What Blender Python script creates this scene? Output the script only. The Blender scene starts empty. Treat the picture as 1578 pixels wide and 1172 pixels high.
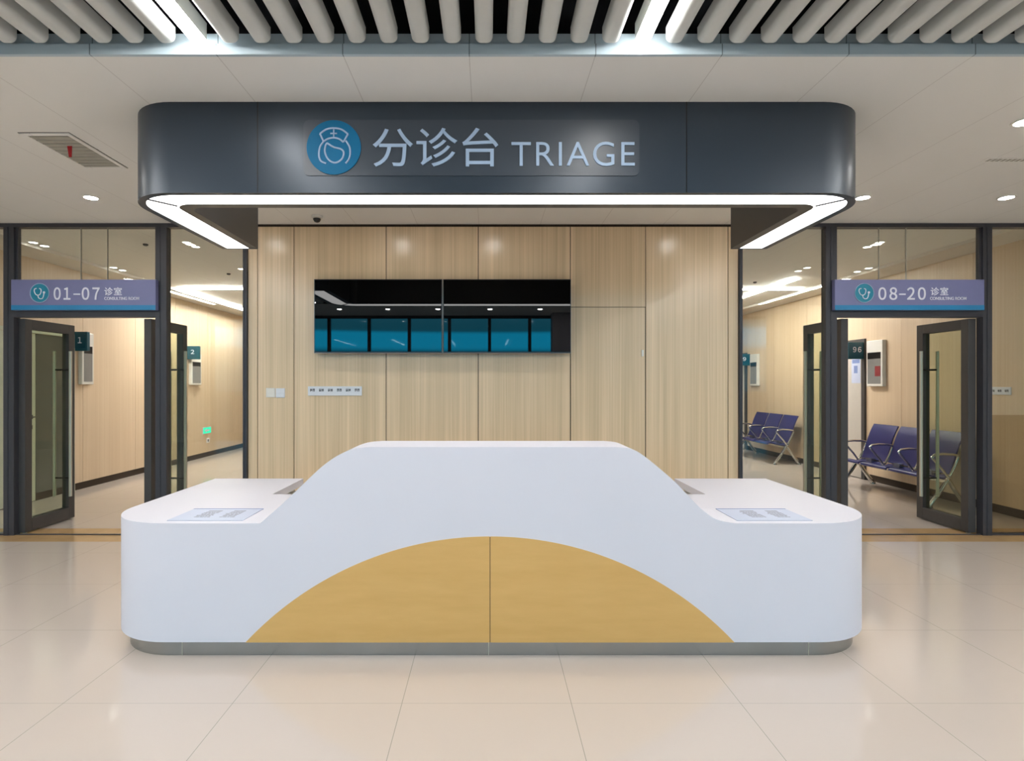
import bpy, bmesh, math, random
from mathutils import Vector, Matrix
random.seed(7)
PI = math.pi
C = bpy.context.scene.collection
# ------------------------------------------------------------------ measures
EYE = 1.5            # camera height
F = 880.0            # focal length in pixels of the 1578 px frame
CX, CY = 752.0, 592.0
YG = 5.70            # plane of the glazing and the timber wall
HC = 3.10            # hall ceiling
def X(px, y): return (px - CX) * y / F
def Zh(py, y): return EYE - (py - CY) * y / F

# ------------------------------------------------------------------ materials
def lin(c):
    c /= 255.0
    return c / 12.92 if c <= 0.04045 else ((c + 0.055) / 1.055) ** 2.4
def rgb(r, g, b): return (lin(r), lin(g), lin(b), 1.0)
def newmat(name):
    m = bpy.data.materials.new(name); m.use_nodes = True
    nt = m.node_tree
    return m, nt, nt.nodes['Principled BSDF']
def plain(name, col, rough=0.5, metal=0.0, spec=0.5, ior=None, noise=0.0, nscale=8.0, coat=0.0):
    m, nt, p = newmat(name)
    p.inputs['Roughness'].default_value = rough
    p.inputs['Metallic'].default_value = metal
    p.inputs['Specular IOR Level'].default_value = spec
    if ior: p.inputs['IOR'].default_value = ior
    if coat: p.inputs['Coat Weight'].default_value = coat; p.inputs['Coat Roughness'].default_value = 0.08
    if noise:
        tc = nt.nodes.new('ShaderNodeTexCoord'); n = nt.nodes.new('ShaderNodeTexNoise')
        n.inputs['Scale'].default_value = nscale; n.inputs['Detail'].default_value = 3
        r = nt.nodes.new('ShaderNodeValToRGB')
        r.color_ramp.elements[0].position = 0.3; r.color_ramp.elements[1].position = 0.7
        r.color_ramp.elements[0].color = tuple(c * (1 - noise) for c in col[:3]) + (1,)
        r.color_ramp.elements[1].color = tuple(min(1, c * (1 + noise)) for c in col[:3]) + (1,)
        nt.links.new(tc.outputs['Object'], n.inputs['Vector'])
        nt.links.new(n.outputs['Fac'], r.inputs['Fac'])
        nt.links.new(r.outputs['Color'], p.inputs['Base Color'])
    else:
        p.inputs['Base Color'].default_value = col
    return m
def emit(name, col, strength):
    m = bpy.data.materials.new(name); m.use_nodes = True
    nt = m.node_tree; nt.nodes.clear()
    o = nt.nodes.new('ShaderNodeOutputMaterial'); e = nt.nodes.new('ShaderNodeEmission')
    e.inputs['Color'].default_value = col; e.inputs['Strength'].default_value = strength
    nt.links.new(e.outputs[0], o.inputs[0])
    return m
def glass(name, tint, ior=1.45):
    m = bpy.data.materials.new(name); m.use_nodes = True
    nt = m.node_tree; nt.nodes.clear()
    o = nt.nodes.new('ShaderNodeOutputMaterial'); mx = nt.nodes.new('ShaderNodeMixShader')
    t = nt.nodes.new('ShaderNodeBsdfTransparent'); g = nt.nodes.new('ShaderNodeBsdfGlossy')
    lw = nt.nodes.new('ShaderNodeLayerWeight'); lw.inputs['Blend'].default_value = 0.5
    f0 = ((ior - 1) / (ior + 1)) ** 2
    pw = nt.nodes.new('ShaderNodeMath'); pw.operation = 'POWER'; pw.inputs[1].default_value = 5.0
    fr = nt.nodes.new('ShaderNodeMath'); fr.operation = 'MULTIPLY_ADD'; fr.inputs[1].default_value = 1 - f0; fr.inputs[2].default_value = f0
    nt.links.new(lw.outputs['Facing'], pw.inputs[0]); nt.links.new(pw.outputs[0], fr.inputs[0])
    t.inputs['Color'].default_value = tint
    g.inputs['Roughness'].default_value = 0.0
    nt.links.new(fr.outputs[0], mx.inputs[0]); nt.links.new(t.outputs[0], mx.inputs[1])
    nt.links.new(g.outputs[0], mx.inputs[2]); nt.links.new(mx.outputs[0], o.inputs[0])
    return m
def wood(name, c0, c1, rough=0.35, sx=9.0, sz=0.25, spec=0.4):
    m, nt, p = newmat(name)
    tc = nt.nodes.new('ShaderNodeTexCoord')
    def nz(sxy, s_z, detail):
        mp = nt.nodes.new('ShaderNodeMapping'); mp.inputs['Scale'].default_value = (sxy, sxy, s_z)
        n = nt.nodes.new('ShaderNodeTexNoise'); n.inputs['Scale'].default_value = 1.0
        n.inputs['Detail'].default_value = detail
        nt.links.new(tc.outputs['Object'], mp.inputs['Vector']); nt.links.new(mp.outputs[0], n.inputs['Vector'])
        return n
    a = nz(sx, sz, 2); b = nz(sx * 9, sz * 3, 4)
    mix = nt.nodes.new('ShaderNodeMix'); mix.inputs[0].default_value = 0.5
    nt.links.new(a.outputs['Fac'], mix.inputs[2]); nt.links.new(b.outputs['Fac'], mix.inputs[3])
    r = nt.nodes.new('ShaderNodeValToRGB')
    r.color_ramp.elements[0].position = 0.33; r.color_ramp.elements[1].position = 0.67
    r.color_ramp.elements[0].color = c0; r.color_ramp.elements[1].color = c1
    nt.links.new(mix.outputs[0], r.inputs['Fac']); nt.links.new(r.outputs['Color'], p.inputs['Base Color'])
    p.inputs['Roughness'].default_value = rough; p.inputs['Specular IOR Level'].default_value = spec
    return m
def grid_lines(name, base, line, px, ox, wx, py, oy, wy, rough, spec=0.5, noise=0.04, coat=0.0):
    """plain surface ruled with thin joints every px / py metres (py = 0: none that way)"""
    m, nt, p = newmat(name)
    N = nt.nodes.new; L = nt.links.new
    tc = N('ShaderNodeTexCoord'); sp = N('ShaderNodeSeparateXYZ'); L(tc.outputs['Object'], sp.inputs[0])
    def line_mask(out, pitch, off, w):
        s = N('ShaderNodeMath'); s.operation = 'SUBTRACT'; s.inputs[1].default_value = off; L(out, s.inputs[0])
        q = N('ShaderNodeMath'); q.operation = 'PINGPONG'; q.inputs[1].default_value = pitch / 2; L(s.outputs[0], q.inputs[0])
        k = N('ShaderNodeMath'); k.operation = 'LESS_THAN'; k.inputs[1].default_value = w / 2; L(q.outputs[0], k.inputs[0])
        return k.outputs[0]
    mask = line_mask(sp.outputs['X'], px, ox, wx)
    if py:
        my = line_mask(sp.outputs['Y'], py, oy, wy)
        mxn = N('ShaderNodeMath'); mxn.operation = 'MAXIMUM'; L(mask, mxn.inputs[0]); L(my, mxn.inputs[1]); mask = mxn.outputs[0]
    nz = N('ShaderNodeTexNoise'); nz.inputs['Scale'].default_value = 2.5; nz.inputs['Detail'].default_value = 4
    L(tc.outputs['Object'], nz.inputs['Vector'])
    r = N('ShaderNodeValToRGB')
    r.color_ramp.elements[0].color = tuple(c * (1 - noise) for c in base[:3]) + (1,)
    r.color_ramp.elements[1].color = tuple(c * (1 + noise) for c in base[:3]) + (1,)
    L(nz.outputs['Fac'], r.inputs['Fac'])
    mx = N('ShaderNodeMix'); mx.data_type = 'RGBA'
    L(mask, mx.inputs[0]); L(r.outputs['Color'], mx.inputs[6]); mx.inputs[7].default_value = line
    L(mx.outputs[2], p.inputs['Base Color'])
    p.inputs['Roughness'].default_value = rough; p.inputs['Specular IOR Level'].default_value = spec
    if coat: p.inputs['Coat Weight'].default_value = coat; p.inputs['Coat Roughness'].default_value = 0.03
    return m

M = {}
M['floor'] = grid_lines('polished_tile', rgb(202, 190, 180), rgb(152, 150, 138), 0.797, -0.405, 0.003, 0.80, 2.688, 0.002, 0.08, 0.6, 0.015)
M['sill'] = plain('brown_stone', rgb(190, 156, 112), 0.12, noise=0.08, nscale=6)
M['ceiling'] = grid_lines('ceiling_panel', rgb(234, 233, 228), rgb(206, 203, 197), 0.614, -0.091, 0.004, 0, 0, 0, 0.55, 0.3, 0.01)
M['fascia'] = grid_lines('fascia_metal', rgb(182, 198, 206), rgb(110, 124, 130), 0.614, -0.091, 0.005, 0, 0, 0, 0.4, 0.4, 0.02)
M['plenum'] = plain('plenum_black', rgb(16, 16, 22), 0.9)
M['slat'] = plain('slat_grey', rgb(206, 208, 204), 0.45, noise=0.02)
M['wood'] = wood('oak_panel', rgb(208, 184, 147), rgb(240, 214, 178), 0.24, 7.0, 0.18, 0.5)
M['wood_hall'] = wood('corridor_panel', rgb(208, 184, 152), rgb(222, 201, 172), 0.4, 4.0, 0.12)
M['groove'] = plain('groove_dark', rgb(52, 40, 28), 0.8)
M['frame'] = plain('frame_anthracite', rgb(58, 58, 64), 0.42, noise=0.04, nscale=20)
M['leaf'] = plain('door_bronze', rgb(66, 64, 64), 0.45, noise=0.04, nscale=20)
M['canopy'] = plain('canopy_slate', rgb(50, 60, 71), 0.34, metal=0.2, noise=0.03, nscale=3)
M['canopy_in'] = plain('canopy_lip', rgb(74, 72, 70), 0.4, noise=0.03, nscale=5)
M['plate'] = plain('sign_plate', rgb(58, 66, 76), 0.36, noise=0.02)
M['white'] = plain('solid_surface_white', rgb(221, 220, 229), 0.45, spec=0.03, noise=0.008, nscale=1.5)
M['gold'] = wood('gold_laminate', rgb(213, 169, 100), rgb(221, 178, 110), 0.42, 0.6, 9.0)
M['steel'] = plain('brushed_steel', rgb(168, 172, 172), 0.22, metal=0.95, noise=0.05, nscale=4)
M['chrome'] = plain('chrome', rgb(205, 205, 200), 0.14, metal=1.0, noise=0.02)
M['bright_steel'] = plain('handle_steel', rgb(206, 200, 182), 0.30, metal=0.45, noise=0.02)
M['paper'] = plain('paper_blue_white', rgb(192, 200, 222), 0.5, noise=0.02)
M['ink'] = plain('print_grey', rgb(150, 154, 172), 0.6, noise=0.1, nscale=60)
M['ink2'] = plain('print_blue', rgb(120, 138, 186), 0.6, noise=0.05)
M['pale'] = plain('off_white_plastic', rgb(226, 224, 216), 0.35, noise=0.02)
M['plate_white'] = plain('plate_white', rgb(224, 227, 232), 0.35, noise=0.02)
M['black'] = plain('black_plastic', rgb(22, 20, 20), 0.3, noise=0.05)
M['screen'] = plain('glossy_black_screen', rgb(5, 5, 6), 0.012, spec=0.5, ior=1.62, noise=0.02)
M['teal'] = plain('teal_disc', rgb(6, 104, 146), 0.5, spec=0.2, noise=0.02)
M['letter'] = plain('lettering_pale', rgb(164, 186, 212), 0.5, noise=0.02)
M['sign'] = plain('sign_lilac', rgb(122, 124, 166), 0.4, noise=0.02)
M['sign_band'] = plain('sign_band_blue', rgb(34, 132, 184), 0.4, noise=0.02)
M['sign_disc'] = plain('sign_disc_teal', rgb(22, 136, 164), 0.4, noise=0.02)
M['sign_white'] = plain('sign_white', rgb(236, 236, 246), 0.4, noise=0.01)
M['navy'] = plain('navy_seat', rgb(36, 40, 100), 0.38, noise=0.06, nscale=5)
M['dark_teal'] = plain('dark_teal_box', rgb(26, 84, 98), 0.35, noise=0.04)
M['green'] = emit('evacuation_green', rgb(60, 220, 170), 0.9)
M['warm_door'] = plain('warm_white_door', rgb(200, 194, 184), 0.4, noise=0.02)
M['red_print'] = plain('red_print', rgb(140, 52, 54), 0.5, noise=0.04)
M['red'] = plain('red_tape', rgb(188, 24, 34), 0.5, noise=0.04)
M['grille'] = plain('grille_grey', rgb(170, 168, 156), 0.6, noise=0.05, nscale=20)
M['pale_door'] = plain('pale_green_door', rgb(206, 210, 190), 0.4, noise=0.02)
M['dark_door'] = plain('dark_grey_door', rgb(92, 96, 92), 0.25, noise=0.03)
M['grey_screen'] = plain('grey_display', rgb(138, 138, 136), 0.2, noise=0.03)
M['grey_wall'] = plain('grey_wall', rgb(150, 148, 156), 0.6, noise=0.02)
M['plaster'] = plain('plaster_white', rgb(222, 216, 206), 0.6, noise=0.015, nscale=3)
M['glass'] = glass('clear_glass', (0.925, 0.94, 0.91, 1))
M['glass_leaf'] = glass('door_glass', (0.86, 0.90, 0.82, 1))
M['glass_out'] = glass('facade_glass', (0.72, 0.95, 1.0, 1))
M['lower_tint'] = glass('tint_band', (0.86, 0.82, 0.76, 1), 1.2)  # brownish see-through tint for the lower right pane
M['glow_canopy'] = emit('canopy_light', (1, 0.99, 0.975, 1), 2.8)
M['glow_line'] = emit('line_light', (1, 0.99, 0.97, 1), 28.0)
M['glow_line_fill'] = emit('fill_line_light', (1, 0.99, 0.97, 1), 48.0)  # stronger glow for the added line lights out of view
M['glow_inner_line_soft'] = emit('corridor_line_light_soft', (1, 0.98, 0.94, 1), 42.0)
M['glow_down'] = emit('downlight_lens', (1, 0.97, 0.92, 1), 72.0)
M['glow_front'] = emit('front_downlight_lens', (1, 0.98, 0.95, 1), 130.0)
M['glow_inner'] = emit('corridor_downlight_lens', (1, 0.97, 0.92, 1), 6.0)
M['glow_inner_line'] = emit('corridor_line_light', (1, 0.98, 0.94, 1), 60.0)
M['ground'] = plain('asphalt', rgb(70, 80, 86), 0.9, noise=0.1)

# ------------------------------------------------------------------ mesh helpers
class B:
    def __init__(s): s.v = []; s.f = []; s.smooth = None
    def add(s, vs, fs):
        n = len(s.v); s.v += [tuple(v) for v in vs]; s.f += [tuple(i + n for i in f) for f in fs]; return s
    def box(s, x0, x1, y0, y1, z0, z1):
        x0, x1 = min(x0, x1), max(x0, x1); y0, y1 = min(y0, y1), max(y0, y1); z0, z1 = min(z0, z1), max(z0, z1)
        return s.add([(x0,y0,z0),(x1,y0,z0),(x1,y1,z0),(x0,y1,z0),(x0,y0,z1),(x1,y0,z1),(x1,y1,z1),(x0,y1,z1)],
                     [(0,3,2,1),(4,5,6,7),(0,1,5,4),(1,2,6,5),(2,3,7,6),(3,0,4,7)])
    def prism(s, poly, axis, a, b):
        """polygon extruded along axis: 'z' poly=(x,y), 'y' poly=(x,z), 'x' poly=(y,z)"""
        def mk(p, t):
            return (p[0], p[1], t) if axis == 'z' else (p[0], t, p[1]) if axis == 'y' else (t, p[0], p[1])
        n = len(poly)
        vs = [mk(p, a) for p in poly] + [mk(p, b) for p in poly]
        fs = [tuple(range(n)), tuple(range(2 * n - 1, n - 1, -1))]
        fs += [(i, n + i, n + (i + 1) % n, (i + 1) % n) for i in range(n)]
        return s.add(vs, fs)
    def tube(s, pts, r, seg=10, closed=False):
        pts = [Vector(p) for p in pts]; n = len(pts); rings = []
        up = None
        for i, p in enumerate(pts):
            if closed: t = pts[(i + 1) % n] - pts[i - 1]
            else: t = pts[min(i + 1, n - 1)] - pts[max(i - 1, 0)]
            t.normalize()
            if up is None:
                up = Vector((0, 0, 1)) if abs(t.z) < 0.9 else Vector((1, 0, 0))
            a = t.cross(up)
            if a.length < 1e-5: a = t.cross(Vector((0.3, 1, 0.2)))
            a.normalize(); b = a.cross(t).normalized(); up = b
            rr = r[i] if isinstance(r, (list, tuple)) else r
            rings.append([p + a * (rr * math.cos(2*PI*k/seg)) + b * (rr * math.sin(2*PI*k/seg)) for k in range(seg)])
        vs = [v for g in rings for v in g]; fs = []
        m = n if closed else n - 1
        for i in range(m):
            j = (i + 1) % n
            for k in range(seg):
                fs.append((i*seg+k, i*seg+(k+1)%seg, j*seg+(k+1)%seg, j*seg+k))
        if not closed:
            fs.append(tuple(range(seg - 1, -1, -1))); fs.append(tuple((n-1)*seg + k for k in range(seg)))
        return s.add(vs, fs)
    def lathe(s, prof, c, seg=32, axis='z'):
        """prof: (radius, height) list, closed at both ends"""
        vs = []; fs = []
        for (r, h) in prof:
            for k in range(seg):
                a = 2 * PI * k / seg; p, q = r * math.cos(a), r * math.sin(a)
                vs.append((c[0]+p, c[1]+q, c[2]+h) if axis == 'z' else (c[0]+p, c[1]+h, c[2]+q))
        for i in range(len(prof) - 1):
            for k in range(seg):
                fs.append((i*seg+k, i*seg+(k+1)%seg, (i+1)*seg+(k+1)%seg, (i+1)*seg+k))
        fs.append(tuple(range(seg - 1, -1, -1))); fs.append(tuple((len(prof)-1)*seg + k for k in range(seg)))
        return s.add(vs, fs)
def rrect(x0, x1, z0, z1, r, n=6):
    out = []
    for cx, cz, a0 in ((x1-r, z1-r, 0), (x0+r, z1-r, 90), (x0+r, z0+r, 180), (x1-r, z0+r, 270)):
        for k in range(n + 1):
            a = math.radians(a0 + 90 * k / n); out.append((cx + r*math.cos(a), cz + r*math.sin(a)))
    return out
def base_of(o):
    """world position of the top-level ancestor's origin"""
    while o.parent: o = o.parent
    return o.location.copy()
def obj(name, b, mat, parent=None, smooth=None, bevel=0.0, bseg=2):
    me = bpy.data.meshes.new(name)
    off = base_of(parent) if parent else Vector((0, 0, 0))
    me.from_pydata([tuple(Vector(v) - off) for v in b.v], [], b.f)
    bm = bmesh.new(); bm.from_mesh(me); bmesh.ops.recalc_face_normals(bm, faces=bm.faces); bm.to_mesh(me); bm.free()
    me.materials.append(mat)
    o = bpy.data.objects.new(name, me); C.objects.link(o)
    if parent: o.parent = parent
    if smooth:
        me.polygons.foreach_set('use_smooth', [True] * len(me.polygons)); me.set_sharp_from_angle(angle=math.radians(smooth))
    if bevel:
        md = o.modifiers.new('edge', 'BEVEL'); md.width = bevel; md.segments = bseg; md.limit_method = 'ANGLE'; md.angle_limit = math.radians(35)
        md.harden_normals = False
    return o
def thing(name, label, cat, loc, group=None, kind=None):
    o = bpy.data.objects.new(name, None); C.objects.link(o); o.location = loc; o.empty_display_size = 0.1
    return tag(o, label, cat, group, kind)
def tag(o, label, cat, group=None, kind=None):
    o['label'] = label; o['category'] = cat
    if group: o['group'] = group
    o['kind'] = kind or 'thing'
    return o
def struct(o, label=None):
    o['kind'] = 'structure'
    if label: o['label'] = label
    return o
def recenter(o):
    """origin of a one-mesh thing to the middle of its mesh"""
    me = o.data; n = len(me.vertices); c = Vector((0, 0, 0))
    lo = [min(v.co[i] for v in me.vertices) for i in range(3)]; hi = [max(v.co[i] for v in me.vertices) for i in range(3)]
    c = Vector([(a + b) / 2 for a, b in zip(lo, hi)])
    me.transform(Matrix.Translation(-c)); o.location = c
    return o
def clone(o, delta, parent=None):
    c = o.copy(); C.objects.link(c)
    if parent: c.parent = parent
    else: c.location = o.location + Vector(delta)
    for ch in list(o.children): clone(ch, delta, c)
    return c
def text_mesh(body, x0, x1, z0, z1, y, depth, bold=0.0, spacing=1.0):
    """lettering standing in the x-z plane facing -y, fitted to the given extent"""
    cu = bpy.data.curves.new('txt', 'FONT'); cu.body = body; cu.size = 1; cu.offset = bold; cu.space_character = spacing
    cu.resolution_u = 6
    t = bpy.data.objects.new('txt', cu); C.objects.link(t)
    bpy.context.view_layer.update()
    me = bpy.data.meshes.new_from_object(t.evaluated_get(bpy.context.evaluated_depsgraph_get()))
    xs = [v.co.x for v in me.vertices]; ys = [v.co.y for v in me.vertices]
    ax, bx, ay, by = min(xs), max(xs), min(ys), max(ys)
    b = B()
    n = len(me.vertices)
    P = [(x0 + (v.co.x-ax)/(bx-ax)*(x1-x0), z0 + (v.co.y-ay)/(by-ay)*(z1-z0)) for v in me.vertices]
    vs = [(p[0], y, p[1]) for p in P] + [(p[0], y + depth, p[1]) for p in P]
    fs = [tuple(p.vertices) for p in me.polygons]
    cnt = {}
    for f in fs:
        for i in range(len(f)):
            e = (f[i], f[(i+1) % len(f)]); cnt[e] = cnt.get(e, 0) + 1
    side = [(e[0], e[1], e[1]+n, e[0]+n) for e in cnt if (e[1], e[0]) not in cnt]
    b.add(vs, fs + [tuple(i + n for i in reversed(f)) for f in fs] + side)
    bpy.data.objects.remove(t); bpy.data.curves.remove(cu); bpy.data.meshes.remove(me)
    return b
def catmull(pts, n=8):
    out = []
    P = [pts[0]] + list(pts) + [pts[-1]]
    for i in range(1, len(P) - 2):
        p0, p1, p2, p3 = P[i-1], P[i], P[i+1], P[i+2]
        for k in range(n):
            t = k / n
            out.append(tuple(0.5*((2*b)+(-a+c)*t+(2*a-5*b+4*c-d)*t*t+(-a+3*b-3*c+d)*t**3) for a, b, c, d in zip(p0, p1, p2, p3)))
    out.append(tuple(pts[-1]))
    return out
def stroke(b, pts, y, r, n=6):
    b.tube([(p[0], y, p[1]) for p in (catmull(pts, n) if len(pts) > 2 else pts)], r, 8)

ORD = ['first', 'second', 'third', 'fourth', 'fifth', 'sixth', 'seventh', 'eighth', 'ninth', 'tenth', 'eleventh', 'twelfth', 'thirteenth', 'fourteenth', 'fifteenth', 'sixteenth', 'seventeenth', 'eighteenth']

# ================================================================== SETTING
YB = -5.0            # street facade behind the camera
XL, XR = -8.0, 8.0
YE = 15.2            # far end of the corridors
CL, CR = -5.83, 5.95 # corridor side walls
fl = B(); fl.add([(XL,YB,0),(XR,YB,0),(XR,5.45,0),(XL,5.45,0)], [(0,1,2,3)]); fl.add([(XL,5.95,0),(XR,5.95,0),(XR,YE,0),(XL,YE,0)], [(0,1,2,3)])
struct(obj('floor', fl, M['floor']), 'polished beige tiled floor')
struct(obj('trim_1', B().box(XL, XR, 5.45, 5.95, -0.05, 0.0), M['sill']), 'brown stone threshold strip under the glass partition')
struct(obj('ceiling', B().box(XL, XR, 2.79, YG + 0.06, HC, HC + 0.05), M['ceiling']), 'flat off-white panel ceiling over the desk')
struct(obj('trim_2', B().box(XL, XR, 2.77, 2.79, HC, 3.152), M['fascia']), 'pale blue-grey edge trim of the ceiling')
struct(obj('trim_3', B().box(XL, XR, 2.79, 2.82, 3.150, 3.212), M['fascia']), 'recessed blue-grey upstand behind the slat ends')
pl = B().box(XL, XR, -0.45, 2.95, 4.2, 4.25); pl.box(XL, XR, 2.95, 3.0, 3.15, 4.25); pl.box(XL, XR, -0.45, -0.40, 3.14, 4.25)
struct(obj('ceiling_void', pl, M['plenum']), 'black void above the ceiling slats')
struct(obj('ceiling_front', B().box(XL, XR, YB - 0.1, -0.45, 3.45, 3.5), M['ceiling']), 'flat ceiling between the slats and the street windows')
struct(obj('ceiling_corridor', B().box(XL, XR, YG + 0.06, YE, 3.15, 3.2), M['ceiling']), 'corridor ceiling behind the glass')
struct(obj('trim_4', B().box(CL, CL + 0.47, 5.8, YE, 3.11, 3.15), M['plaster']), 'lowered ceiling strip along the left corridor wall')
struct(obj('trim_5', B().box(CR - 0.47, CR, 5.8, YE, 3.11, 3.15), M['plaster']), 'lowered ceiling strip along the right corridor wall')
struct(obj('wall_left', B().box(XL - 0.1, XL, YB, YE, 0, 4.25), M['plaster']))
struct(obj('wall_right', B().box(XR, XR + 0.1, YB, YE, 0, 4.25), M['plaster']))
struct(obj('wall_far', B().box(XL, XR, YE, YE + 0.1, 0, 3.2), M['wood_hall']))

def corridor_wall(name, x_face, x_back):
    b = B(); y = 5.78; w = 1.22; s = 0.006
    sgn = 1 if x_back > x_face else -1
    while y < YE:
        b.box(x_face, x_back, y + s / 2, min(y + w, YE) - s / 2, 0.10, 3.15); y += w
    struct(obj(name, b, M['wood_hall']), 'oak-panelled corridor wall')
    struct(obj('baseboard_' + name.split('_')[1], B().box(x_face + 0.012 * sgn, x_back, 5.78, YE, 0, 0.10), M['groove']), 'dark recessed skirting of the corridor wall')
corridor_wall('wall_west', CL, CL - 0.1)
corridor_wall('wall_east', CR, CR + 0.1)

# timber feature wall behind the desk, panels with open joints
wx = [X(382, YG), X(397, YG), X(453, YG), X(595, YG), X(737, YG), X(879, YG), X(995, YG), X(1122, YG), X(1138, YG)]
def panels(b, skip=()):
    for i in range(len(wx) - 1):
        z0, z1 = 0.0, 3.072
        if i == 5: z0 = Zh(473, YG) + 0.003
        b.box(wx[i] + 0.004, wx[i+1] - 0.004, YG, YG + 0.03, z0, z1)
    return b
struct(obj('wall_back', panels(B()), M['wood']), 'vertical-grained oak panel wall behind the desk')
struct(obj('trim_6', B().box(wx[0], wx[-1], YG + 0.012, YG + 0.2, 0, HC), M['groove']), 'dark joints and shadow gap of the oak wall')
dz = Zh(473, YG) - 0.003
d = struct(obj('door_5', B().box(wx[5] + 0.006, wx[6] - 0.006, YG, YG + 0.04, 0.01, dz), M['wood']), 'flush oak door hidden in the panel wall')
obj('door_handle', B().box(X(988.3, YG), X(991.7, YG), YG - 0.012, YG, Zh(549, YG), Zh(539, YG)), M['pale'], d, bevel=0.003)['label'] = 'small pale flush pull'

# ------------------------------------------------------------------ glazed partition
YF0, YF1 = YG - 0.03, YG + 0.05       # frame depth
def px(p): return X(p, YG)
FT = Zh(351, YG)                       # underside of the top rail
BOT = Zh(821, YG)
mull_l = (px(9), px(25)); mull_l2 = (px(242), px(259)); mull_l3 = (px(376), px(382))
mull_r = (px(1138), px(1142.5)); mull_r2 = (px(1270), px(1287)); mull_r3 = (px(1511), px(1525))
fr = B()
fr.box(XL, wx[0], YF0, YF1, FT, HC)
fr.box(wx[-1], XR, YF0, YF1, FT, HC)
struct(obj('trim_7', fr, M['frame']), 'dark head rail of the glass partition')
for k, (a, b_) in enumerate((mull_l, mull_l2, mull_l3, mull_r, mull_r2, mull_r3)):
    m_ = B().box(a, b_, YF0, YF1, 0, FT)
    m_.box(a + (b_-a)*0.42, a + (b_-a)*0.46, YF0 - 0.006, YF0, 0, FT)
    struct(obj('trim_%d' % (8 + k), m_, M['frame']), 'dark upright of the glass partition')
def fixed_pane(n, x0, x1, z0, z1, label, rail=True):
    t = thing('window_%d' % n, label, 'window', ((x0 + x1) / 2, YG, z0), kind='structure')
    obj('pane', B().box(x0 + 0.002, x1 - 0.002, YG + 0.004, YG + 0.016, z0 + (BOT if rail else 0.0), z1 - 0.002), M['glass'], t)
    if rail: obj('bottom_rail', B().box(x0 + 0.002, x1 - 0.002, YF0 + 0.01, YF1 - 0.01, 0.0, BOT), M['frame'], t)
    return t
fixed_pane(1, XL + 0.02, mull_l[0], 0, FT, 'fixed glass pane at the left edge of the picture')
fixed_pane(3, mull_l2[1], mull_l3[0], 0, FT, 'fixed glass side pane left of the oak wall')
fixed_pane(4, mull_r[1], mull_r2[0], 0, FT, 'fixed glass side pane right of the oak wall')
w6 = fixed_pane(6, mull_r3[1], XR - 0.02, 0, FT, 'fixed glass pane at the right edge of the picture')
obj('tint_band', B().box(mull_r3[1] + 0.004, XR - 0.04, YG + 0.0005, YG + 0.003, BOT, Zh(639, YG)), M['lower_tint'], w6)  # thin see-through sheet, makes the lower part of the pane darker and browner
LINT1, LINT0 = Zh(478, YG), Zh(489, YG)
for n, a, b_, joints, lab in ((2, mull_l[1], mull_l2[0], (124, 165), 'glass fanlight above the 01-07 door'), (5, mull_r2[1], mull_r3[0], (1355, 1397), 'glass fanlight above the 08-20 door')):
    t = thing('window_%d' % n, lab, 'window', ((a + b_) / 2, YG, LINT0), kind='structure')
    obj('lintel', B().box(a, b_, YF0, YF1, LINT0, LINT1), M['frame'], t)
    xs = [a] + [px(j) for j in joints] + [b_]
    for i in range(3):
        obj('pane', B().box(xs[i] + 0.003, xs[i+1] - 0.003, YG + 0.004, YG + 0.016, LINT1, FT), M['glass'], t)
    for j in joints:
        obj('pane_joint', B().box(px(j) - 0.003, px(j) + 0.003, YG + 0.004, YG + 0.016, LINT1, FT), M['grille'], t)
    obj('floor_track', B().box(a, b_, YG - 0.008, YG + 0.012, 0, 0.008), M['frame'], t)
    side = (a, px(29)) if n == 2 else (px(1507.5), b_)
    obj('fanlight_stop', B().box(side[0], side[1], YG - 0.01, YG + 0.03, LINT1, FT), M['frame'], t)

# ------------------------------------------------------------------ open glass door leaves (swung into the corridors)
def leaf(n, xa, xb, label, swing=0.69):
    y0, y1 = YG + 0.03, YG + 0.03 + swing
    t = thing('door_%d' % n, label, 'door', ((xa + xb) / 2, y0, 0.0), kind='structure')
    z0, z1 = 0.012, LINT0 - 0.008; st = 0.09
    obj('hinge_stile', B().box(xa, xb, y0, y0 + st, z0, z1), M['leaf'], t, bevel=0.003)
    obj('lock_stile', B().box(xa, xb, y1 - st, y1, z0, z1), M['leaf'], t, bevel=0.003)
    obj('top_rail', B().box(xa, xb, y0 + st, y1 - st, z1 - 0.10, z1), M['leaf'], t, bevel=0.003)
    obj('bottom_rail', B().box(xa, xb, y0 + st, y1 - st, z0, z0 + 0.125), M['leaf'], t, bevel=0.003)
    xm = (xa + xb) / 2
    obj('glass', B().box(xm - 0.005, xm + 0.005, y0 + st, y1 - st, z0 + 0.125, z1 - 0.10), M['glass_leaf'], t)
    yh = y1 - 0.135
    for s, xf in ((-1, xa), (1, xb)):
        h = obj('handle', B().tube([(xf + s*0.05, yh, 0.27), (xf + s*0.05, yh, 1.865)], 0.016, 12), M['bright_steel'], t, smooth=40)
        for zz in (0.47, 1.66):
            obj('standoff', B().tube([(xm + s*0.005, yh, zz), (xf + s*0.05, yh, zz)], 0.010, 8), M['black'], h, smooth=40)
    obj('pivot', B().lathe([(0.02, 0), (0.02, 0.011)], (xm, y0 + 0.045, 0.0), 12), M['bright_steel'], t)
    return t
y_ = YG + 0.03
leaf(1, X(27, y_), X(38.5, y_), 'open framed glass door leaf at the left of the 01-07 doorway')
leaf(2, X(222, y_), X(233, y_), 'open framed glass door leaf at the right of the 01-07 doorway')
leaf(3, X(1296, y_), X(1307, y_), 'open framed glass door leaf at the left of the 08-20 doorway')
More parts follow.
